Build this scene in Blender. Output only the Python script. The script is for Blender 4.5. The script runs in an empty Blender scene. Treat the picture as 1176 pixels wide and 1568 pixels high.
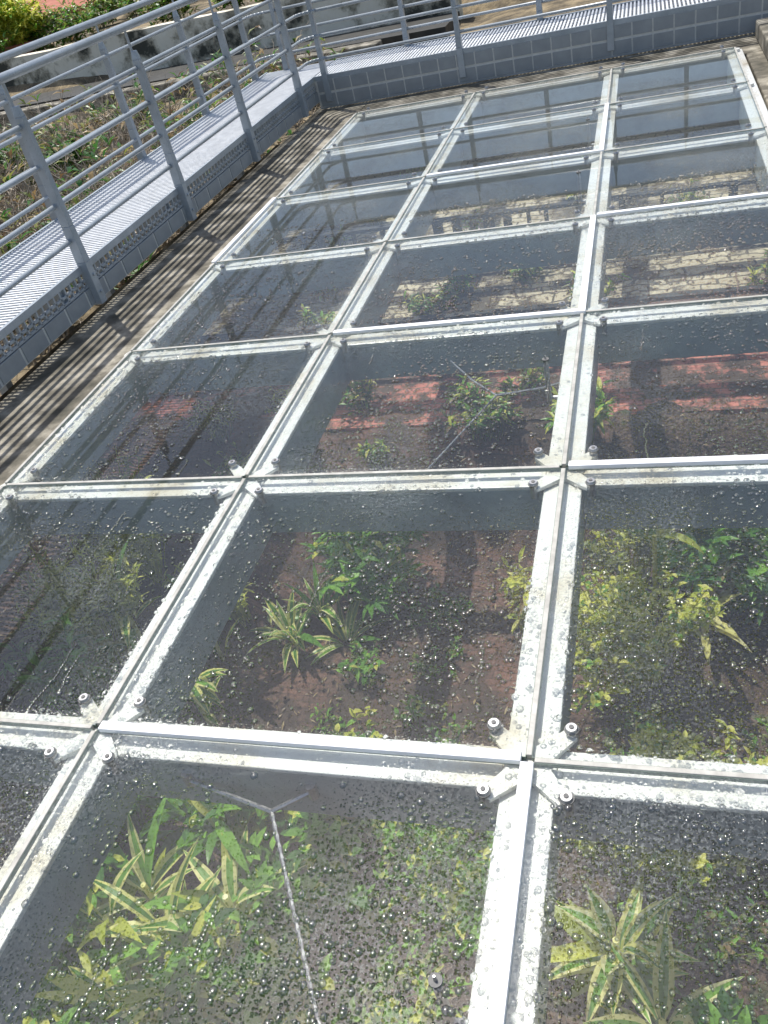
import bpy, math, random
from mathutils import Vector, Matrix, noise
random.seed(7)
S=1.3
sc=bpy.context.scene
col=sc.collection
# ---------------------------------------------------------------- helpers
class MB:
    def __init__(s): s.v=[];s.f=[];s.m=[]
    def quad(s,a,b,c,d,m=0):
        n=len(s.v); s.v+= [a,b,c,d]; s.f.append((n,n+1,n+2,n+3)); s.m.append(m)
    def box(s,x0,y0,z0,x1,y1,z1,m=0):
        n=len(s.v)
        s.v+=[(x0,y0,z0),(x1,y0,z0),(x1,y1,z0),(x0,y1,z0),(x0,y0,z1),(x1,y0,z1),(x1,y1,z1),(x0,y1,z1)]
        for q in ((0,3,2,1),(4,5,6,7),(0,1,5,4),(1,2,6,5),(2,3,7,6),(3,0,4,7)):
            s.f.append(tuple(n+i for i in q)); s.m.append(m)
    def hexa(s,bot,top,m=0):
        n=len(s.v); s.v+=list(bot)+list(top)
        for q in ((0,3,2,1),(4,5,6,7),(0,1,5,4),(1,2,6,5),(2,3,7,6),(3,0,4,7)):
            s.f.append(tuple(n+i for i in q)); s.m.append(m)
    def tube(s,p,q,r,k=8,m=0,r2=None,cap=True):
        p=Vector(p);q=Vector(q);d=(q-p)
        if d.length<1e-6:return
        d.normalize(); a=d.orthogonal().normalized(); b=d.cross(a)
        if r2 is None:r2=r
        n=len(s.v)
        for c,rr in((p,r),(q,r2)):
            for i in range(k):
                t=2*math.pi*i/k
                s.v.append(tuple(c+a*math.cos(t)*rr+b*math.sin(t)*rr))
        for i in range(k):
            j=(i+1)%k
            s.f.append((n+i,n+j,n+k+j,n+k+i)); s.m.append(m)
        if cap:
            s.f.append(tuple(n+i for i in reversed(range(k)))); s.m.append(m)
            s.f.append(tuple(n+k+i for i in range(k))); s.m.append(m)
    def dome(s,x,y,z,r,h,st=1.0,k=8,m=0):
        n=len(s.v); a0=random.random()
        for f,hh in ((1,0),(.90,.45),(.55,.86)):
            for i in range(k):
                t=2*math.pi*(i/k)+a0; s.v.append((x+math.cos(t)*r*f,y+math.sin(t)*r*f*st,z+h*hh))
        s.v.append((x,y,z+h))
        for q in (0,1):
            for i in range(k):
                j=(i+1)%k; s.f.append((n+q*k+i,n+q*k+j,n+(q+1)*k+j,n+(q+1)*k+i)); s.m.append(m)
        for i in range(k):
            j=(i+1)%k; s.f.append((n+2*k+i,n+2*k+j,n+3*k)); s.m.append(m)
    def path(s,pts,r,k=8,m=0):
        for a,b in zip(pts[:-1],pts[1:]): s.tube(a,b,r,k,m)
    def done(s,name,mats,parent=None,bevel=0,smooth=False):
        me=bpy.data.meshes.new(name)
        me.from_pydata([(x*S,y*S,z*S) for x,y,z in s.v],[],s.f)
        for m in mats: me.materials.append(m)
        me.polygons.foreach_set('material_index',s.m)
        if smooth: me.polygons.foreach_set('use_smooth',[True]*len(s.f))
        me.update()
        o=bpy.data.objects.new(name,me); col.objects.link(o)
        if parent: o.parent=parent
        if bevel:
            b=o.modifiers.new('bevel','BEVEL'); b.width=bevel*S; b.segments=2; b.limit_method='ANGLE'
        return o
def empty(name):
    o=bpy.data.objects.new(name,None); col.objects.link(o); return o
def leaf(mb,base,az,el,L,w,droop,m=0,n=4,fold=.25,m2=None):
    p=Vector(base); idx=len(mb.v)
    sd=Vector((-math.sin(az),math.cos(az),0))
    lat=(-1,0,1) if m2 is None else (-1,-.45,0,.45,1)
    K=len(lat)
    for i in range(n+1):
        t=i/n
        wd=w*max(.10,math.sin(math.pi*min(1,(t*.93+.05))**.8)) if i<n else w*.02
        e=el-droop*t
        d=Vector((math.cos(az)*math.cos(e),math.sin(az)*math.cos(e),math.sin(e)))
        up=sd.cross(d)
        if up.z<0: up=-up
        for l in lat: mb.v.append(tuple(p+sd*wd*.5*l+up*wd*fold*abs(l)))
        p=p+d*(L/n)
    for i in range(n):
        a=idx+K*i
        for q in range(K-1):
            mb.f.append((a+q,a+q+1,a+K+q+1,a+K+q)); mb.m.append(m2 if (m2 is not None and q in (1,2)) else m)
# ---------------------------------------------------------------- materials
def newmat(name):
    m=bpy.data.materials.new(name); m.use_nodes=True
    nt=m.node_tree; nt.nodes.clear()
    out=nt.nodes.new('ShaderNodeOutputMaterial')
    return m,nt,out
def N(nt,t,**k):
    n=nt.nodes.new(t)
    for a,b in k.items():
        if a.startswith('_'): setattr(n,a[1:],b)
        else: n.inputs[a.replace('__',' ')].default_value=b
    return n
def ramp(nt,fac,stops):
    r=nt.nodes.new('ShaderNodeValToRGB'); e=r.color_ramp.elements
    while len(e)<len(stops): e.new(.5)
    for el,(p,c) in zip(e,stops):
        el.position=p; el.color=(*c,1) if len(c)==3 else c
    nt.links.new(fac,r.inputs[0]); return r
def mathn(nt,op,a,b=None,clamp=False):
    n=nt.nodes.new('ShaderNodeMath'); n.operation=op; n.use_clamp=clamp
    for i,x in enumerate((a,b)):
        if x is None: continue
        if isinstance(x,(int,float)): n.inputs[i].default_value=x
        else: nt.links.new(x,n.inputs[i])
    return n.outputs[0]
def surf(name,stops,scale=8,rough=.6,metal=0,bump=.2,bscale=None,detail=6,dist=.01,coat=0,spec=.5,stretch=None):
    m,nt,out=newmat(name)
    tc=N(nt,'ShaderNodeTexCoord'); vec=tc.outputs['Object']
    if stretch:
        mp=N(nt,'ShaderNodeMapping'); mp.inputs['Scale'].default_value=stretch; nt.links.new(vec,mp.inputs[0]); vec=mp.outputs[0]
    no=N(nt,'ShaderNodeTexNoise',Scale=scale,Detail=detail,Roughness=.65); nt.links.new(vec,no.inputs['Vector'])
    r=ramp(nt,no.outputs[0],stops)
    b=N(nt,'ShaderNodeBsdfPrincipled',Roughness=rough,Metallic=metal)
    b.inputs['Specular IOR Level'].default_value=spec
    b.inputs['Coat Weight'].default_value=coat
    nt.links.new(r.outputs[0],b.inputs['Base Color'])
    n2=N(nt,'ShaderNodeTexNoise',Scale=bscale or scale*4,Detail=4); nt.links.new(tc.outputs['Object'],n2.inputs['Vector'])
    bp=N(nt,'ShaderNodeBump',Strength=bump,Distance=dist); nt.links.new(n2.outputs[0],bp.inputs['Height'])
    nt.links.new(bp.outputs[0],b.inputs['Normal'])
    rr=mathn(nt,'MULTIPLY_ADD',n2.outputs[0],.3); rr.node.inputs[2].default_value=rough-.15
    nt.links.new(rr,b.inputs['Roughness'])
    nt.links.new(b.outputs[0],out.inputs[0]); return m
def leafmat(name,c1,c2,c3=None,rough=.38,tl=.45):
    m,nt,out=newmat(name)
    g=N(nt,'ShaderNodeNewGeometry')
    st=[(0,c1),(1,c2)] if c3 is None else [(0,c1),(.55,c2),(1,c3)]
    r=ramp(nt,g.outputs['Random Per Island'],st); c=r.outputs[0]
    b=N(nt,'ShaderNodeBsdfPrincipled',Roughness=rough); nt.links.new(c,b.inputs['Base Color'])
    t=N(nt,'ShaderNodeBsdfTranslucent'); nt.links.new(c,t.inputs[0])
    ms=N(nt,'ShaderNodeMixShader',Fac=tl); nt.links.new(b.outputs[0],ms.inputs[1]); nt.links.new(t.outputs[0],ms.inputs[2])
    nt.links.new(ms.outputs[0],out.inputs[0]); return m

M_beam=surf('painted_steel_cream',[(.28,(.34,.29,.20)),(.39,(.57,.53,.43)),(.50,(.68,.68,.63)),(.75,(.74,.755,.74))],scale=2.6,rough=.30,bump=.2,bscale=60,dist=.004,coat=.5,detail=9)
M_web=surf('shaded_web',[(.30,(.16,.185,.18)),(.5,(.25,.295,.295)),(.75,(.36,.41,.41))],scale=4,rough=.36,bump=.2,bscale=60,dist=.004,coat=.2,detail=9)  # same beam as the cream top; shade on its sides put into the colour
M_cover=surf('white_aluminium',[(.3,(.80,.81,.82)),(.7,(.9,.9,.91))],scale=12,rough=.33,bump=.1,bscale=80,dist=.003)
M_seal=surf('silicone_joint',[(.3,(.30,.29,.26)),(.7,(.56,.55,.50))],scale=15,rough=.5,bump=.2,bscale=80,dist=.003)
M_steel=surf('stainless_fitting',[(.3,(.30,.30,.31)),(.7,(.5,.5,.5))],scale=30,rough=.4,metal=.9,bump=.1,dist=.002)
M_dark=surf('rubber_washer',[(.3,(.10,.10,.10)),(.7,(.18,.18,.17))],scale=30,rough=.6)
M_rail=surf('grey_blue_painted_steel',[(.3,(.29,.325,.35)),(.7,(.42,.455,.485))],scale=6,rough=.32,metal=.15,bump=.08,bscale=90,dist=.003)
M_grate=surf('galvanised_grating',[(.3,(.60,.62,.64)),(.7,(.78,.80,.82))],scale=10,rough=.45,metal=.1,bump=.1)
M_fasc=surf('fascia_panel',[(.3,(.25,.27,.28)),(.7,(.33,.35,.36))],scale=7,rough=.5,metal=.1,bump=.1)
M_gap=surf('pale_joint',[(.3,(.50,.50,.47)),(.7,(.64,.64,.60))],scale=20,rough=.6)
M_conc=surf('mossy_concrete',[(.3,(.045,.043,.03)),(.47,(.13,.118,.09)),(.62,(.33,.305,.245)),(.8,(.55,.52,.43))],scale=5,rough=.85,bump=.6,bscale=40)
M_wall=surf('mouldy_plaster',[(.40,(.06,.06,.045)),(.46,(.35,.32,.24)),(.53,(.72,.67,.54)),(.8,(.85,.81,.7))],scale=1.1,rough=.9,bump=.5,bscale=20,detail=12)
M_soil=surf('wet_soil',[(.3,(.018,.012,.009)),(.45,(.055,.034,.023)),(.56,(.11,.068,.046)),(.66,(.06,.075,.025)),(.8,(.10,.14,.035))],scale=7,rough=.8,bump=1,bscale=45,dist=.03,detail=10)
M_dry=surf('dry_earth',[(.3,(.03,.026,.015)),(.45,(.10,.08,.05)),(.6,(.28,.22,.13)),(.8,(.50,.41,.27))],scale=1.3,rough=.95,bump=1,bscale=12,dist=.05,detail=12)
M_bark=surf('dry_twig',[(.3,(.16,.125,.09)),(.7,(.50,.44,.36))],scale=15,rough=.85)
M_terra=surf('terracotta',[(.3,(.30,.09,.05)),(.7,(.45,.16,.10))],scale=4,rough=.8)
M_blackgut=surf('dark_drain',[(.3,(.015,.016,.015)),(.7,(.05,.05,.045))],scale=4,rough=.7)
def brickmat(name,c1,c2,mortar,scale,lo=.40,hi=.58,dirt=(.05,.034,.024),wob=.05):
    m,nt,out=newmat(name)
    tc=N(nt,'ShaderNodeTexCoord')
    nz=N(nt,'ShaderNodeTexNoise',Scale=3,Detail=3); nt.links.new(tc.outputs['Object'],nz.inputs['Vector'])
    va=N(nt,'ShaderNodeVectorMath',_operation='MULTIPLY_ADD'); nt.links.new(nz.outputs['Color'],va.inputs[0]); va.inputs[1].default_value=(wob,wob,0); nt.links.new(tc.outputs['Object'],va.inputs[2])
    br=N(nt,'ShaderNodeTexBrick',Scale=scale); br.inputs['Color1'].default_value=(*c1,1); br.inputs['Color2'].default_value=(*c2,1); br.inputs['Mortar'].default_value=(*mortar,1)
    br.inputs['Mortar Size'].default_value=.03; br.inputs['Mortar Smooth'].default_value=.4
    nt.links.new(va.outputs[0],br.inputs['Vector'])
    no=N(nt,'ShaderNodeTexNoise',Scale=2.6,Detail=10,Roughness=.75); nt.links.new(tc.outputs['Object'],no.inputs['Vector'])
    r=ramp(nt,no.outputs[0],[(lo,(1,1,1)),(hi,(0,0,0))])
    mx=nt.nodes.new('ShaderNodeMix'); mx.data_type='RGBA'; nt.links.new(r.outputs[0],mx.inputs[0]); nt.links.new(br.outputs[0],mx.inputs[6]); mx.inputs[7].default_value=(*dirt,1)
    b=N(nt,'ShaderNodeBsdfPrincipled',Roughness=.85); nt.links.new(mx.outputs[2],b.inputs['Base Color'])
    bp=N(nt,'ShaderNodeBump',Strength=.9,Distance=.03); nt.links.new(no.outputs[0],bp.inputs['Height']); nt.links.new(bp.outputs[0],b.inputs['Normal'])
    nt.links.new(b.outputs[0],out.inputs[0]); return m
M_paver=brickmat('worn_brick_paver',(.20,.10,.07),(.13,.065,.045),(.09,.05,.036),5.5,.44,.60)
M_redt=brickmat('red_brick',(.58,.22,.17),(.46,.17,.13),(.25,.15,.11),3.2,.48,.55,dirt=(.08,.055,.04))
M_stone=brickmat('cream_stone',(.62,.55,.40),(.45,.39,.27),(.12,.10,.07),2.2,.44,.53,wob=.3,dirt=(.09,.07,.045))

def glassmat():
    m,nt,out=newmat('wet_glass'); L=nt.links.new
    tc=N(nt,'ShaderNodeTexCoord'); P=tc.outputs['Object']
    reg=N(nt,'ShaderNodeTexNoise',Scale=1.2,Detail=4); L(P,reg.inputs['Vector'])
    R=ramp(nt,reg.outputs[0],[(.38,(.35,.35,.35)),(.55,(1,1,1))]).outputs[0]
    v=N(nt,'ShaderNodeTexVoronoi',Scale=105); v.voronoi_dimensions='2D'; L(P,v.inputs['Vector'])
    sep=N(nt,'ShaderNodeSeparateColor'); L(v.outputs['Color'],sep.inputs[0])
    rad=mathn(nt,'ADD',mathn(nt,'MULTIPLY',mathn(nt,'MULTIPLY',sep.outputs[0],.52),R),.0001)
    q=mathn(nt,'DIVIDE',v.outputs['Distance'],rad)
    h=mathn(nt,'SUBTRACT',1,mathn(nt,'MULTIPLY',q,q),clamp=True)
    h=mathn(nt,'SQRT',h)
    mask=mathn(nt,'GREATER_THAN',h,.02)
    bp=N(nt,'ShaderNodeBump',Strength=1,Distance=.003); L(h,bp.inputs['Height'])
    tr=N(nt,'ShaderNodeBsdfTransparent'); tr.inputs[0].default_value=(.96,.99,.975,1)
    gl=N(nt,'ShaderNodeBsdfGlossy',Roughness=.02); gl.inputs[0].default_value=(1,1,1,1)
    g=N(nt,'ShaderNodeNewGeometry'); dp=N(nt,'ShaderNodeVectorMath',_operation='DOT_PRODUCT'); L(g.outputs['Incoming'],dp.inputs[0]); L(g.outputs['Normal'],dp.inputs[1])
    ac=mathn(nt,'ABSOLUTE',dp.outputs['Value'])
    c=mathn(nt,'SUBTRACT',1,ac,clamp=True)
    f=mathn(nt,'MULTIPLY',mathn(nt,'POWER',c,5),.8); f=mathn(nt,'ADD',f,.07,clamp=True)
    base=N(nt,'ShaderNodeMixShader'); L(f,base.inputs[0]); L(tr.outputs[0],base.inputs[1]); L(gl.outputs[0],base.inputs[2])
    df=N(nt,'ShaderNodeBsdfDiffuse'); df.inputs[0].default_value=(.66,.70,.68,1)
    tl=N(nt,'ShaderNodeBsdfTranslucent'); tl.inputs[0].default_value=(.62,.66,.64,1)
    dm=N(nt,'ShaderNodeMixShader',Fac=.35); L(df.outputs[0],dm.inputs[1]); L(tl.outputs[0],dm.inputs[2])
    sp=N(nt,'ShaderNodeTexNoise',Scale=95,Detail=2,Roughness=.9); L(P,sp.inputs['Vector'])
    spk=ramp(nt,sp.outputs[0],[(.52,(.14,.14,.14)),(.59,(1,1,1))]).outputs[0]
    dr=ramp(nt,reg.outputs[0],[(.40,(.01,.01,.01)),(.52,(.08,.08,.08)),(.66,(.30,.30,.30))]).outputs[0]
    # dust film; grazing term added as haze that lightens the far panes
    graz=mathn(nt,'DIVIDE',.013,mathn(nt,'MAXIMUM',ac,.08))
    film=mathn(nt,'ADD',mathn(nt,'MULTIPLY',dr,spk),graz,clamp=True)
    b2=N(nt,'ShaderNodeMixShader'); L(film,b2.inputs[0]); L(base.outputs[0],b2.inputs[1]); L(dm.outputs[0],b2.inputs[2])
    rf=N(nt,'ShaderNodeBsdfRefraction',Roughness=.0,IOR=1.3); rf.inputs[0].default_value=(.97,.98,.98,1); L(bp.outputs[0],rf.inputs['Normal'])
    g2=N(nt,'ShaderNodeBsdfGlossy',Roughness=.12); L(bp.outputs[0],g2.inputs['Normal'])
    t3=N(nt,'ShaderNodeBsdfTransparent')
    d0=N(nt,'ShaderNodeMixShader',Fac=.55); L(rf.outputs[0],d0.inputs[1]); L(t3.outputs[0],d0.inputs[2])
    d1=N(nt,'ShaderNodeMixShader',Fac=.07); L(d0.outputs[0],d1.inputs[1]); L(g2.outputs[0],d1.inputs[2])
    fin=N(nt,'ShaderNodeMixShader'); L(mask,fin.inputs[0]); L(b2.outputs[0],fin.inputs[1]); L(d1.outputs[0],fin.inputs[2])
    L(fin.outputs[0],out.inputs[0]); return m
M_glass=glassmat()
def watermat():
    m,nt,out=newmat('water_bead'); L=nt.links.new
    rf=N(nt,'ShaderNodeBsdfRefraction',Roughness=.0,IOR=1.33); g2=N(nt,'ShaderNodeBsdfGlossy',Roughness=.10)
    t3=N(nt,'ShaderNodeBsdfTransparent')
    lw=N(nt,'ShaderNodeLayerWeight',Blend=.35); f=mathn(nt,'MULTIPLY_ADD',lw.outputs['Fresnel'],.8); f.node.inputs[2].default_value=.06
    d0=N(nt,'ShaderNodeMixShader',Fac=.3); L(rf.outputs[0],d0.inputs[1]); L(t3.outputs[0],d0.inputs[2])
    d1=N(nt,'ShaderNodeMixShader'); L(f,d1.inputs[0]); L(d0.outputs[0],d1.inputs[1]); L(g2.outputs[0],d1.inputs[2])
    L(d1.outputs[0],out.inputs[0]); return m
M_water=watermat()
M_edge=surf('glass_edge',[(.3,(.10,.14,.12)),(.7,(.18,.23,.20))],scale=10,rough=.3)
L_green=leafmat('green_leaf',(.07,.20,.02),(.19,.42,.05),(.30,.56,.08))
L_deep=leafmat('deep_green_leaf',(.03,.11,.025),(.10,.26,.05))
L_yel=leafmat('yellow_green_leaf',(.38,.46,.05),(.68,.70,.12),(.84,.80,.22))
L_var=leafmat('cream_leaf_margin',(.74,.72,.22),(.86,.82,.36),(.90,.88,.56))
L_dead=leafmat('dry_leaf',(.10,.06,.03),(.28,.19,.09),(.48,.38,.2))
L_olive=leafmat('olive_leaf',(.07,.12,.025),(.20,.25,.05),(.35,.34,.09))

# ---------------------------------------------------------------- glass roof
X=[.05,1.0,2.0,2.82]; LY=.979
Y=[LY*k for k in range(-2,7)]
roof=empty('glass_roof')
hw=.052
mb=MB()
for x in X:
    mb.box(x-hw+.003,Y[0]-.05,-.20,x+hw-.003,Y[-1]+.05,-.043,1); mb.box(x-hw,Y[0]-.055,-.0425,x+hw,Y[-1]+.055,-.028,0)
mb.done('longitudinal_beams',[M_beam,M_web],roof,bevel=.003)
mb=MB()
for y in Y:
    for a,b in zip(X[:-1],X[1:]):
        mb.box(a+hw-.002,y-hw+.006,-.195,b-hw+.002,y+hw-.006,-.0445,1); mb.box(a+hw+.001,y-hw+.003,-.044,b-hw-.001,y+hw-.003,-.031,0)
mb.done('cross_beams',[M_beam,M_web],roof,bevel=.003)
mb=MB(); me=MB(); g=.007; T=.010
for a,b in zip(X[:-1],X[1:]):
    for c,d in zip(Y[:-1],Y[1:]):
        x0,x1,y0,y1=a+g,b-g,c+g,d-g
        mb.quad((x0,y0,0),(x1,y0,0),(x1,y1,0),(x0,y1,0))
        w_=.0012
        me.box(x0-w_,y0-w_,-T,x0,y1+w_,.0005);me.box(x1,y0-w_,-T,x1+w_,y1+w_,.0005)
        me.box(x0,y0-w_,-T,x1,y0,.0005);me.box(x0,y1,-T,x1,y1+w_,.0005)
mb.done('glass_panes',[M_glass],roof); me.done('pane_edges',[M_edge],roof)
mb=MB(); cnt=0
while cnt<25000:
    x=random.uniform(.06,2.78); y=-.75+4.1*random.random()**1.25
    fx=min(abs(x-q) for q in X); fy=min(abs(y-q) for q in Y)
    if fx<.02 or fy<.02: continue
    dn=noise.noise(Vector((x*1.6,y*1.6,5)))+.35*noise.noise(Vector((x*5,y*5,2)))+(.30 if x>2 else 0)+(.06 if y<.15 else 0)
    if .1<x<1.0 and y<-.1: dn-=.2
    if random.random()>min(1,max(.10,.40+dn*1.6)): continue
    r=.0022+.0062*random.random()**2.5
    if y>1.2 : r=max(r,.0026)
    mb.dome(x,y,.0008,r*random.uniform(.85,1.15),r*.62,random.uniform(.85,1.25),k=7); cnt+=1
for i in range(26):
    x=random.uniform(.1,2.7);y=random.uniform(-.5,3)
    if min(abs(x-q) for q in X)<.05: continue
    for k in range(random.randint(8,30)):
        x+=random.gauss(0,.0016); y-=.0085
        if min(abs(y-q) for q in Y)<.02: break
        mb.dome(x,y,.0009,.0038,.0018,1.5,k=7)
mb.done('rain_beads',[M_water],roof,smooth=True)
random.seed(11)
mb=MB()
for k,y in enumerate(Y):
    for i,(a,b) in enumerate(zip(X[:-1],X[1:])):
        j=k-2
        if (j,i) in ((0,1),(2,1),(4,1),(1,2),(3,2)): mb.box(a+.014,y-.010,-.004,b-.014,y+.014,.010,1)
        else: mb.box(a+.012,y-.0055,-.012,b-.012,y+.0055,.003,0)
for i,x in enumerate(X):
    for k,(c,d) in enumerate(zip(Y[:-1],Y[1:])):
        j=k-2
        if (i,j) in ((2,-1),(2,-2),(2,2),(2,4),(0,3)): mb.box(x-.014,c-.012,-.004,x+.012,d-.011,.0105,1)
        else: mb.box(x-.006,c+.010,-.012,x+.006,d-.010,.003,0)
mb.done('joint_covers',[M_seal,M_cover],roof,bevel=.0015)
mb=MB()
for x in X:
    for y in Y:
        mb.tube((x,y,-.029),(x,y,-.011),.034,16,0)
        for sx in(-1,1):
            for sy in(-1,1):
                if (x==X[0] and sx<0) or (x==X[-1] and sx>0): continue
                ex,ey=x+sx*.078,y+sy*.078
                d=Vector((sx,sy,0)).normalized(); n=Vector((-d.y,d.x,0))
                a=Vector((x,y,0)); b=Vector((ex,ey,0))
                w0,w1=.026,.015
                z0,z1=-.027,-.012
                mb.hexa([tuple(a-n*w0+Vector((0,0,z0))),tuple(b-n*w1+Vector((0,0,z0+.006))),tuple(b+n*w1+Vector((0,0,z0+.006))),tuple(a+n*w0+Vector((0,0,z0)))],
                        [tuple(a-n*w0+Vector((0,0,z1))),tuple(b-n*w1+Vector((0,0,z1))),tuple(b+n*w1+Vector((0,0,z1))),tuple(a+n*w0+Vector((0,0,z1)))],0)
                mb.tube((ex,ey,-.045),(ex,ey,-.001),.012,12,1)
                mb.tube((ex,ey,.0005),(ex,ey,.002),.0150,20,2)
                mb.tube((ex,ey,.002),(ex,ey,.0085),.0135,20,1,r2=.011)
                mb.tube((ex,ey,.0085),(ex,ey,.0105),.005,10,2)
mb.done('spider_fittings',[M_beam,M_steel,M_dark],roof)
mb=MB()
mb.path([(1.228,-.050,-.10),(1.445,-.095,-.12),(1.531,-.050,-.10)],.0055,6,0)
mb.tube((1.228,-.048,-.08),(1.228,-.048,-.12),.012,10,0); mb.tube((1.531,-.048,-.08),(1.531,-.048,-.12),.012,10,0)
def rope(a,b,r):
    a=Vector(a);b=Vector(b);n=int((b-a).length/.012)
    for i in range(n):
        p=a.lerp(b,i/n);q=a.lerp(b,(i+1)/n); mb.tube(p,q,r*(1.25 if i%2 else .8),6,0,r2=r*(.8 if i%2 else 1.25))
rope((1.445,-.095,-.12),(1.74,-.62,-.22),.005)
rope((1.546,1.158,-.12),(1.701,1.649,-.15),.0035); mb.path([(1.701,1.649,-.15),(1.869,1.647,-.13),(1.94,1.66,-.12)],.0045,6,0)
mb.path([(1.701,1.649,-.15),(1.60,1.75,-.14),(1.5,1.86,-.11)],.0035,6,0)
for y in (-.43,1.61,3.6,4.6):
    mb.tube((1.895,y,-.17),(1.895,y,-.02),.009,10,0); mb.tube((1.895,y,-.02),(1.895,y,.018),.007,10,0,r2=.002)
    mb.tube((1.895,y,-.15),(1.95,y,-.15),.007,8,0); mb.tube((1.895,y,.001),(1.895,y,.005),.012,16,1)
mb.done('tension_rods',[M_steel,M_dark],roof)

# ---------------------------------------------------------------- walkway
walk=empty('steel_walkway')
DX0,DX1=-1.17,-.46; DY0,DY1=6.50,7.21; ZD=.20; XE=5.2; YS=-2.6
mb=MB()
y=YS
while y<DY1:
    mb.box(DX0+.02,y,ZD-.022,DX1-.02,y+.014,ZD); y+=.030
x=DX1
while x<XE:
    mb.box(x,DY0+.02,ZD-.022,x+.014,DY1-.02,ZD); x+=.030
for k in range(1,7):
    xx=DX0+k*(DX1-DX0)/7; mb.box(xx,YS,ZD-.024,xx+.005,DY1-.03,ZD-.004)
    yy=DY0+k*(DY1-DY0)/7; mb.box(DX1,yy,ZD-.024,XE,yy+.005,ZD-.004)
mb.done('grating',[M_grate],walk)
mb=MB()
def fascia_y(x,y0,y1,sgn):
    a,b=sorted((x,x-sgn*.02))
    mb.box(a,y0,ZD-.03,b,y1,ZD+.006,0)
    a2,b2=sorted((x-sgn*.002,x-sgn*.02))
    mb.box(a2,y0,ZD-.075,b2,y1,ZD-.062,0)
    mb.box(a2,y0,ZD-.105,b2,y1,ZD-.092,0)
    yy=y0
    while yy<y1: mb.box(a2,yy,ZD-.1,b2,yy+.012,ZD-.03,0); yy+=.05
    yy=y0; c,d=sorted((x+sgn*.004,x-sgn*.012))
    while yy<y1:
        mb.box(c,yy,.012,d,yy+.178,ZD-.108,1); yy+=.196
    c2,d2=sorted((x-sgn*.001,x-sgn*.011)); mb.box(c2,y0,.006,d2,y1,ZD-.11,2)
fascia_y(DX1,YS,DY0,1)
a=DX0; mb.box(a,YS,ZD-.12,a+.02,DY1,ZD+.006,0)
mb.box(DX1,DY0,ZD-.03,XE,DY0+.02,ZD+.006,0); mb.box(DX1,DY0+.002,.062,XE,DY0+.02,.078,0); mb.box(DX1,DY0+.002,-.052,XE,DY0+.02,-.038,0)
x=DX1+.02
while x<XE:
    mb.box(x,DY0-.003,.080,x+.140,DY0+.012,ZD-.032,1); mb.box(x,DY0-.003,-.036,x+.140,DY0+.012,.060,1); x+=.152
mb.box(DX1,DY0+.001,-.04,XE,DY0+.0115,ZD-.03,2)
mb.box(DX1,DY1-.02,ZD-.12,XE,DY1,ZD+.006,0)
for k in range(8):
    y=YS+.2+k*1.18; mb.box(DX0+.02,y,ZD-.14,DX1-.02,y+.05,ZD-.03,0)
for k in range(5):
    x=-.3+k*1.18; mb.box(x,DY0+.02,ZD-.14,x+.05,DY1-.02,ZD-.03,0)
mb.done('fascia',[M_rail,M_fasc,M_gap],walk,bevel=.0015)
mb=MB()
for k in range(8):
    y=YS+.2+k*1.18; mb.box(DX0+.05,y,-.9,DX0+.11,y+.05,ZD-.14,0)
for k in range(5):
    x=-.3+k*1.18; mb.box(x,DY1-.12,-.9,x+.05,DY1-.06,ZD-.14,0)
mb.done('support_posts',[M_rail],walk)

def railing(name,ypl,xpl,posts_y,posts_x,out_s,rb,zf):
    par=empty(name)
    mb=MB(); o=out_s
    def post(px,py,along):
        def q(w,d,z,s=0):
            if along=='y': return [(px-d+s,py-w,z),(px+d+s,py-w,z),(px+d+s,py+w,z),(px-d+s,py+w,z)]
            return [(px-w,py-d+s,z),(px+w,py-d+s,z),(px+w,py+d+s,z),(px-w,py+d+s,z)]
        zz=[(zf,.030,.018),(zf+.22,.027,.018),(.40,.021,.016),(.90,.018,.014),(.945,.011,.010)]
        for (z0,w0,d0),(z1,w1,d1) in zip(zz[:-1],zz[1:]):
            mb.hexa(q(w0*.9,d0*1.5,z0,.012*o),q(w1*.9,d1*1.5,z1,.012*o),0)
        mb.tube((px,py,.93),(px,py,1.045),.008,8,0)
        for zb in (zf+.06,zf+.15):
            mb.tube((px+(.012*o if along=='y' else 0),py+(.012*o if along=='x' else 0),zb),(px+((.012*o+.036*o) if along=='y' else 0),py+((.048*o) if along=='x' else 0),zb),.008,8,0)
    for y in posts_y: post(xpl,y,'y')
    for x in posts_x: post(x,ypl,'x')
    mb.done('posts',[M_rail],par,bevel=.003)
    mb=MB(); c=.14
    cx,cy=xpl,ypl
    arc=[]
    for i in range(7):
        t=math.pi/2*i/6
        arc.append((cx+c-c*math.cos(t),cy-c+c*math.sin(t)))
    for z,r in ((1.06,.021),(.86,rb),(.68,rb),(.50,rb),(.33,rb)):
        pts=[(xpl,YS,z)]+[(a,b,z) for a,b in arc]+[(XE,ypl,z)]
        mb.path(pts,r,10,0)
    mb.done('rails',[M_rail],par,smooth=True)
    return par
railing('inner_railing',DY0+.0,DX1,[2.56+1.165*k for k in range(-4,4)],[-.36+1.17*k for k in range(0,5)],1,.0125,.0)
railing('outer_railing',DY1,DX0,[2.3+1.165*k for k in range(-4,5)],[-.95+1.17*k for k in range(0,6)],-1,.0125,.05)

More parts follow.
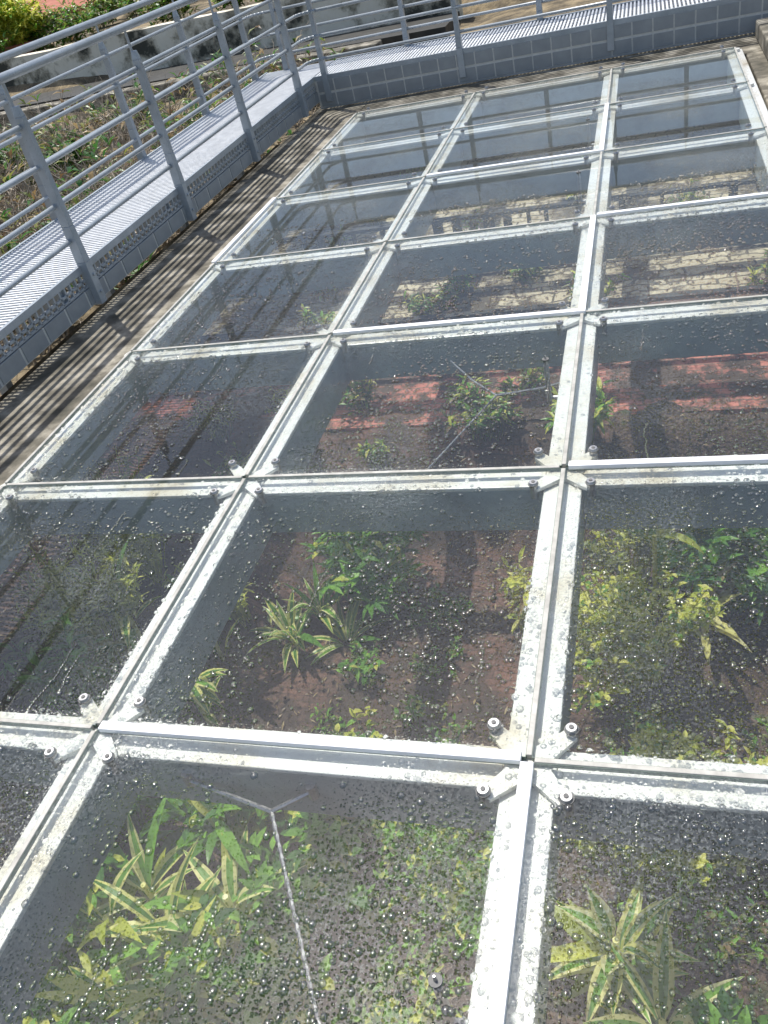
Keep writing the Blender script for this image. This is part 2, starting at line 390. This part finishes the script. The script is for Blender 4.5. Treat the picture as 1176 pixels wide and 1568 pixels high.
# ---------------------------------------------------------------- setting
GZ=-1.3
mb=MB()
mb.box(-.52,YS,-.30,-.03,6.62,-.062); mb.box(-.03,5.93,-.30,3.05,6.62,-.0625); mb.box(2.90,YS,-.30,3.5,5.93,-.062); mb.box(3.05,5.93,-.3,3.5,6.62,-.04)
mb.box(3.0,YS,-.06,3.14,6.40,.05)
mb.done('concrete_ledge',[M_conc],bevel=.01)
px0,px1,pY0,pY1=-1.0,3.3,-2.8,6.6
xs=[-120,-70,-45,-30,-24]+[-20+.5*i for i in range(38)]+[px0]+[px0+(px1-px0)*i/6 for i in range(1,6)]+[px1]+[px1+.6*i for i in range(1,14)]+[16,25,45,120]
ys=[-120,-60,-30,-12,-6]+[pY0]+[pY0+(pY1-pY0)*i/14 for i in range(1,14)]+[pY1]+[pY1+.5*i for i in range(1,60)]+[40,50,70,120,200]
xs=sorted(set(round(v,3) for v in xs)); ys=sorted(set(round(v,3) for v in ys))
def tz(x,y):
    z=-.62
    d=max(0,max(px0-x,x-px1,pY0-y,y-pY1))
    k=min(1,d/2)
    z+=k*.16*noise.noise(Vector((x*.5,y*.5,3)))+k*.05*noise.noise(Vector((x*2,y*2,1)))
    if y>14.75: z=max(z,-.30+.05*noise.noise(Vector((x*.5,y*.5,0))))
    return z
mb=MB(); idx={}
for i,x in enumerate(xs):
    for j,y in enumerate(ys): idx[i,j]=len(mb.v); mb.v.append((x,y,tz(x,y)))
for i in range(len(xs)-1):
    for j in range(len(ys)-1):
        if xs[i]>=px0-1e-3 and xs[i+1]<=px1+1e-3 and ys[j]>=pY0-1e-3 and ys[j+1]<=pY1+1e-3: continue
        mb.f.append((idx[i,j],idx[i+1,j],idx[i+1,j+1],idx[i,j+1])); mb.m.append(0)
mb.done('ground',[M_dry],smooth=True)
mb=MB()
for a,b in (((px0,pY0),(px0,pY1)),((px0,pY1),(px1,pY1)),((px1,pY1),(px1,pY0)),((px1,pY0),(px0,pY0))):
    mb.quad((a[0],a[1],-1.6),(b[0],b[1],-1.6),(b[0],b[1],-.30),(a[0],a[1],-.30))
mb.done('pit_retaining_wall',[M_conc])
def bz(x,y):
    z=GZ+.05*noise.noise(Vector((x*2,y*2,0)))+.02*noise.noise(Vector((x*9,y*9,4)))+.012*noise.noise(Vector((x*22,y*22,9)))
    s=min(1,max(0,(.62-x)/.75)); u=min(1,max(0,(y-.35)/.4))
    t=min(1,max(0,(y-1.95)/.6)); return z+max(.46*t*t*(3-2*t),.50*s*s*(3-2*s)*u)
mb=MB(); nx,ny=120,160
fx0,fx1,fy0,fy1=px0,px1,pY0,2.70
for j in range(ny+1):
    for i in range(nx+1):
        x=fx0+(fx1-fx0)*i/nx; y=fy0+(fy1-fy0)*j/ny
        mb.v.append((x,y,bz(x,y)))
for j in range(ny):
    for i in range(nx):
        a=j*(nx+1)+i; mb.f.append((a,a+1,a+nx+2,a+nx+1)); x=fx0+(fx1-fx0)*i/nx; y=fy0+(fy1-fy0)*j/ny
        mb.m.append(1 if (y+.35*noise.noise(Vector((x*2,y*2,7)))>1.05 and x<2.0+.2*noise.noise(Vector((y*3,1,7)))) else 0)
mb.done('planting_bed',[M_soil,M_paver],smooth=True)
mb=MB()
mb.box(px0,2.55,-1.6,px1,3.30,-.83,1)
mb.box(px0,3.30,-1.6,px1,3.42,-.66,0)
mb.box(px0,3.42,-1.6,px1,6.6,-.67,2)
mb.done('brick_terrace',[M_paver,M_redt,M_stone])
mb=MB()
for yy,z0,z1,st in ((3.10,-.83,-.50,.24),(4.10,-.67,-.32,.18)):
    x=px0+.1
    while x<px1-.05:
        if random.random()<.75: mb.box(x,yy,z0,x+.02+.05*random.random()**2,yy+.03,z1)
        x+=st*(.5+.9*random.random())
    mb.box(px0,yy-.01,z1-.02,px1,yy+.035,z1)
mb.done('added_dark_lattice',[M_blackgut])  # lattice added so its bars and shadows give the dark grid stripes
mb=MB()
p0=Vector((-13,15.4,0));p1=Vector((-.6,14.3,0))
n=40
for i in range(n):
    a=p0.lerp(p1,i/n);b=p0.lerp(p1,(i+1)/n)
    h=lambda v: .16+.04*noise.noise(v*1.5)
    mb.hexa([(a.x,a.y,-.9),(b.x,b.y,-.9),(b.x,b.y+.3,-.9),(a.x,a.y+.3,-.9)],[(a.x,a.y,h(a)),(b.x,b.y,h(b)),(b.x,b.y+.3,h(b)),(a.x,a.y+.3,h(a))],0)
mb.done('plaster_wall',[M_wall])
mb=MB()
mb.hexa([(-13,14.0,-.9),(-.6,13.0,-.9),(-.6,14.28,-.9),(-13,15.38,-.9)],[(-13,14.0,-.5),(-.6,13.0,-.5),(-.6,14.28,-.5),(-13,15.38,-.5)],0)
mb.done('drain_channel',[M_blackgut])
mb=MB()
mb.hexa([(-12,12.6,-.9),(-1.4,12.0,-.9),(-1.4,12.4,-.9),(-12,13.0,-.9)],[(-12,12.6,-.40),(-1.4,12.0,-.40),(-1.4,12.3,-.40),(-12,12.9,-.40)],0)
mb.done('concrete_kerb',[M_conc],bevel=.02)
mb=MB()
mb.hexa([(-30,26,-1),(-6,29,-1),(-6,34,-1),(-30,32,-1)],[(-30,26,.3),(-6,29,.1),(-6,34,.9),(-30,32,1.1)],0)
mb.done('terracotta_wall',[M_terra])

# ---------------------------------------------------------------- plants
def rosette(name,x,y,n,L,w,mats,mw=None,spread=(.35,1.35),droop=1.1,stem=.0,z=None,stripe=None):
    if z is None: z=bz(x,y)
    mb=MB()
    for i in range(n):
        az=random.uniform(0,6.283); el=random.uniform(*spread); l=L*random.uniform(.55,1.1)
        m=random.choices(range(len(mats)),mw)[0] if mw else random.randrange(len(mats))
        h=random.uniform(0,stem)
        bx=x+.02*math.cos(az);by=y+.02*math.sin(az)
        m2=None
        if mats[m] is L_var and stripe is not None: m2=stripe
        leaf(mb,(bx,by,z+h),az,el,l,w*random.uniform(.7,1.2),droop*random.uniform(.4,1.3),m,n=6,fold=random.uniform(.05,.35),m2=m2)
    if stem: mb.tube((x,y,z-.05),(x,y,z+stem),.010,6,0)
    return mb.done(name,mats)
def bush(name,x,y,r,h,nst,lps,L,w,mats,mw=None,lumps=4,z=None):
    if z is None: z=bz(x,y)
    mb=MB()
    cl=[(random.uniform(-.6,.6)*r,random.uniform(-.6,.6)*r,random.uniform(.4,.95)*h,random.uniform(.35,.6)*r) for _ in range(lumps)]
    for s in range(nst):
        c=random.choice(cl)
        d=Vector((random.gauss(0,1),random.gauss(0,1),random.gauss(0,.8))).normalized()*c[3]*random.uniform(.4,1.15)
        tip=Vector((x+c[0],y+c[1],z+c[2]))+d; tip.z=max(tip.z,z+.02)
        b=Vector((x+c[0]*.3+random.uniform(-.03,.03),y+c[1]*.3+random.uniform(-.03,.03),z-.03))
        mid=b.lerp(tip,.55)+Vector((0,0,.1*h))
        mb.path([b,mid,tip],.0025,3,0)
        for q in range(lps):
            t=random.uniform(.45,1); p=mid.lerp(tip,(t-.45)/.55)
            m=random.choices(range(len(mats)),mw)[0] if mw else random.randrange(len(mats))
            leaf(mb,p,random.uniform(0,6.283),random.uniform(-.3,1.0),L*random.uniform(.6,1.2),w*random.uniform(.7,1.2),random.uniform(.2,1.2),m,n=3,fold=.2)
    return mb.done(name,mats)
VG=[L_var,L_green,L_deep]
bush('leafy_green_bush',.95,1.80,.30,.52,160,9,.10,.028,[L_green,L_deep,L_yel],[7,1,1],lumps=8)
rosette('variegated_plant',.64,1.44,20,.26,.038,VG,[5,1,0],spread=(.6,1.4),stripe=1,stem=.08)
rosette('variegated_plant',.72,1.62,16,.28,.036,VG,[4,1,0],spread=(.8,1.45),stripe=1,stem=.1)
rosette('variegated_plant',.88,1.48,12,.28,.036,VG,[4,1,0],spread=(.4,1.1),stripe=1)
rosette('variegated_plant',.50,1.50,7,.2,.036,VG,[3,2,0],spread=(.3,.9),stripe=1)
bush('yellow_leaf_shrub',1.68,1.55,.17,.38,32,6,.085,.024,[L_yel,L_dead,L_var],[3,1,1])
bush('small_weed',1.02,1.22,.12,.15,8,4,.06,.026,[L_yel,L_green],[1,2])
bush('small_weed',1.13,.93,.13,.16,12,4,.05,.024,[L_yel,L_green],[2,1])
bush('small_weed',1.3,1.05,.1,.1,8,4,.04,.018,[L_green,L_yel],[2,1])
bush('small_weed',1.2,1.7,.12,.12,8,4,.04,.018,[L_green,L_olive],[2,1])
for i in range(8):
    bush('ground_cover',random.uniform(.7,1.9),random.uniform(.85,1.9),.16,.05,26,7,.026,.012,[L_olive,L_green],lumps=7)
# left pane
bush('feathery_shrub',.04,1.48,.36,.55,160,13,.055,.013,[L_yel,L_olive],[4,1],lumps=8)
bush('feathery_shrub',.08,.98,.30,.52,120,13,.055,.013,[L_yel,L_olive,L_var],[3,1,1],lumps=7)
bush('feathery_shrub',.38,1.50,.22,.42,90,12,.055,.012,[L_yel,L_olive],[4,1],lumps=6)
rosette('variegated_plant',.20,1.05,16,.24,.042,VG,[3,2,0],stem=.42,stripe=1)
rosette('variegated_plant',.40,1.22,20,.26,.044,VG,[4,1,0],stem=.34,stripe=1)
rosette('variegated_plant',.44,.92,16,.24,.042,VG,[4,1,0],stem=.32,stripe=1)
bush('leafy_green_bush',-.5,1.8,.25,.4,50,8,.08,.022,[L_olive,L_yel])
bush('leafy_green_bush',.14,.70,.24,.4,50,8,.08,.022,[L_green,L_olive])
for x,y in ((.2,2.2),(.45,2.35),(.0,2.5),(.35,2.75)):
    bush('feathery_shrub',x,y,.18,.22,40,9,.05,.013,[L_olive,L_yel,L_dead],[2,2,1],lumps=5,z=bz(x,y) if y<2.6 else -.83)
# right pane
bush('yellow_green_shrub',2.17,1.30,.30,.58,210,13,.044,.019,[L_yel,L_green],[6,1],lumps=9)
rosette('broad_leaf_plant',2.24,1.66,14,.26,.055,[L_yel,L_green,L_var],[2,1,1],stem=.44,droop=1.6)
bush('leafy_green_bush',2.50,1.76,.28,.54,90,8,.11,.038,[L_green,L_deep],[4,1])
bush('leafy_green_bush',2.14,1.86,.22,.5,80,10,.05,.018,[L_yel,L_olive])
rosette('variegated_plant',2.42,1.5,12,.24,.034,[L_var,L_dead],[3,1],stem=.34)
for i in range(4):
    bush('ground_cover',random.uniform(2.1,2.7),random.uniform(.9,1.3),.18,.08,30,7,.03,.013,[L_olive,L_green],lumps=7)
# bottom-left pane
for x,y,st in ((.78,-.02,.36),(.62,.12,.30),(.90,-.16,.30),(.72,-.24,.28),(.54,.0,.28),(.97,.08,.36)):
    rosette('variegated_dracaena',x,y,22,.32,.05,VG+[L_yel],[5,1,0,4],stem=st,stripe=1,spread=(.2,1.3))
rosette('broad_leaf_plant',.36,.26,18,.26,.055,[L_green,L_deep],[2,1],stem=.35)
rosette('broad_leaf_plant',.42,-.12,18,.26,.055,[L_green,L_deep],[2,1],stem=.25)
rosette('broad_leaf_plant',.84,.32,18,.24,.05,[L_green,L_deep,L_yel],[3,1,1],stem=.42)
rosette('broad_leaf_plant',.62,.42,16,.24,.05,[L_deep,L_green],stem=.30)
for x,y,r,h,nn,L_,w_ in ((1.12,.16,.27,.46,120,.065,.030),(1.08,-.14,.27,.42,100,.075,.034),(1.16,.44,.23,.44,90,.065,.028),(.60,-.38,.3,.42,90,.08,.034),(.30,.45,.27,.48,90,.07,.028),(.9,.50,.24,.42,90,.065,.028),(.98,-.42,.27,.36,90,.07,.030),(.35,.08,.25,.4,80,.07,.028)):
    bush('leafy_green_bush',x,y,r,h,nn,9,L_,w_,[L_green,L_deep,L_yel],[4,2,1],lumps=6)
bush('fine_leaf_shrub',1.50,.42,.29,.40,200,12,.032,.014,[L_green,L_olive,L_yel],[4,2,1],lumps=9)
bush('leafy_green_bush',1.73,.22,.17,.38,38,8,.075,.032,[L_green,L_yel],[3,1])
bush('leafy_green_bush',1.70,.52,.15,.34,30,8,.07,.030,[L_green,L_yel],[3,1])
bush('ground_cover',1.45,-.02,.30,.14,120,9,.030,.014,[L_green,L_olive],lumps=12)
bush('ground_cover',1.68,-.16,.25,.14,90,9,.036,.017,[L_green,L_yel],lumps=10)
bush('ground_cover',1.38,-.32,.27,.18,110,9,.036,.017,[L_green,L_deep],lumps=10)
rosette('small_rosette_plant',1.35,.22,8,.11,.034,[L_green,L_yel],spread=(.4,1.2))
# bottom-right pane
bush('clipped_hedge',2.16,.56,.24,.46,160,12,.040,.018,[L_yel,L_green],[5,1],lumps=8)
bush('clipped_hedge',2.46,.66,.24,.42,140,12,.040,.018,[L_yel,L_green],[5,1],lumps=8)
rosette('variegated_dracaena',2.12,.16,30,.30,.052,VG+[L_yel],[4,0,0,2],stem=.28,stripe=1)
rosette('variegated_dracaena',2.24,.0,22,.28,.048,VG,[4,1,0],stem=.20,stripe=1)
bush('leafy_green_bush',2.47,-.02,.2,.28,60,9,.08,.034,[L_green,L_deep])
bush('ground_cover',2.32,.30,.27,.12,70,8,.035,.014,[L_olive,L_green,L_dead],lumps=9)
for i in range(36):
    x=random.uniform(.0,3.0);y=random.choice((2.3,2.75,3.2,3.6,3.9,4.6,5.3,5.8))+random.uniform(-.2,.2)
    z=bz(x,y) if y<2.55 else (-.83 if y<3.35 else -.67)
    bush('terrace_shrub',x,y,random.uniform(.08,.20),random.uniform(.08,.22),30,7,.055,.017,[L_olive,L_green,L_yel,L_dead],[3,3,2,2],z=z)
bush('leafy_green_bush',1.93,2.42,.2,.35,36,9,.08,.022,[L_green,L_yel])
mb=MB()
for i in range(4200):
    x=random.uniform(-.6,3.1);y=random.uniform(-1,2.6)
    leaf(mb,(x,y,bz(x,y)+.006),random.uniform(0,6.28),random.uniform(-.1,.4),random.uniform(.010,.042),random.uniform(.005,.014),random.uniform(0,.6),0,n=2,fold=.1)
mb.done('leaf_litter',[L_dead])
mb=MB()
for i in range(1500):
    x=random.uniform(-.6,3.1);y=random.uniform(-1,2.6); z=bz(x,y); r=random.uniform(.004,.016)
    mb.tube((x,y,z-r),(x+random.uniform(-.4,.4)*r,y+random.uniform(-.4,.4)*r,z+r*.8),r,5,0,r2=r*.5)
mb.done('soil_clods',[M_soil])
def dryshrub(x,y,z,r,h,n,leafy):
    mb=MB()
    for s in range(n):
        p=Vector((x+random.uniform(-.3,.3)*r,y+random.uniform(-.3,.3)*r,z-.05))
        d=Vector((random.gauss(0,.6),random.gauss(0,.6),1)).normalized(); R=.012
        seg=h/4
        for k in range(5):
            q=p+d*seg*random.uniform(.7,1.2); mb.tube(p,q,R,4,0,r2=R*.7,cap=False); R*=.7
            if random.random()<leafy:
                for _ in range(3): leaf(mb,q,random.uniform(0,6.28),random.uniform(-.3,1),.14,.045,.7,random.choice((1,2,3)),n=2)
            for _ in range(2):
                e=(d+Vector((random.gauss(0,.7),random.gauss(0,.7),random.gauss(0,.4)))).normalized()
                mb.tube(q,q+e*seg*random.uniform(.5,1.1),R*.6,3,0,r2=R*.3,cap=False)
            p=q; d=(d+Vector((random.gauss(0,.4),random.gauss(0,.4),random.gauss(-.05,.3)))).normalized()
    mb.done('dry_shrub',[M_bark,L_olive,L_dead,L_deep])
for i in range(95):
    y=random.uniform(3.0,10.5); x=-1.4-random.uniform(.03,.95)*(y*.55)
    dryshrub(x,y,tz(x,y),.7,random.uniform(.5,.85),random.randint(9,18),random.choice((.03,.06,.6)))
for i in range(8):
    x=random.uniform(-8,-1.6); y=random.uniform(5,10); bush('olive_shrub',x,y,.5,.45,60,8,.12,.045,[L_olive,L_green,L_deep],[2,1,3],z=tz(x,y))
for i in range(46):
    x=random.uniform(-17,2); y=random.uniform(15.6,27); bush('olive_shrub',x,y,.9,.8,70,9,.18,.07,[L_olive,L_green,L_dead,L_deep],[3,2,1,2],z=-.3)
pt=empty('potted_shrub')
mb=MB(); mb.tube((-11.6,18.2,-.32),(-11.6,18.2,.08),.26,20,0,r2=.36); mb.tube((-11.6,18.2,.08),(-11.6,18.2,.16),.40,20,0)
mb.done('pot',[M_terra],pt)
o=bush('crown',-11.6,18.2,1.1,1.1,280,12,.2,.06,[L_yel,L_green],[4,1],lumps=12,z=.15); o.parent=pt
bush('yellow_shrub',-13.0,19.2,1.1,1.3,260,10,.2,.06,[L_yel,L_green,L_olive],[3,1,1],lumps=9,z=-.3)

# ---------------------------------------------------------------- camera
R=((0.95124,0.23068,-0.20479),(-0.01616,-0.62573,-0.77987),(-0.30804,0.74515,-0.59149))
cam=bpy.data.cameras.new('camera'); co=bpy.data.objects.new('camera',cam); col.objects.link(co)
r,d,f=[Vector(v) for v in R]
m=Matrix((( r.x,-d.x,-f.x,2.242*S),(r.y,-d.y,-f.y,-.9782*S),(r.z,-d.z,-f.z,1.4012*S),(0,0,0,1)))
co.matrix_world=m
cam.sensor_fit='VERTICAL'; cam.sensor_height=36; cam.lens=1278.7136*36/1568; cam.clip_end=2000; cam.clip_start=.02
sc.camera=co
# ---------------------------------------------------------------- light
el=math.radians(67.5); azv=Vector((-.70,.71,0)).normalized()
sd=Vector((azv.x*math.cos(el),azv.y*math.cos(el),math.sin(el)))
sun=bpy.data.lights.new('sun','SUN'); sun.energy=5; sun.angle=math.radians(.53); sun.color=(1,.955,.885)
so=bpy.data.objects.new('sun',sun); col.objects.link(so); so.rotation_euler=sd.to_track_quat('Z','Y').to_euler(); so.location=sd*50
w=bpy.data.worlds.new('World'); sc.world=w; w.use_nodes=True
nt=w.node_tree; bg=nt.nodes['Background']; sk=nt.nodes.new('ShaderNodeTexSky'); sk.sky_type='NISHITA'; sk.sun_disc=False
sk.sun_elevation=el; sk.sun_rotation=math.atan2(azv.x,azv.y); sk.dust_density=2
nt.links.new(sk.outputs[0],bg.inputs[0]); bg.inputs[1].default_value=.15
sc.view_settings.view_transform='Standard'; sc.view_settings.look='None'; sc.view_settings.exposure=0
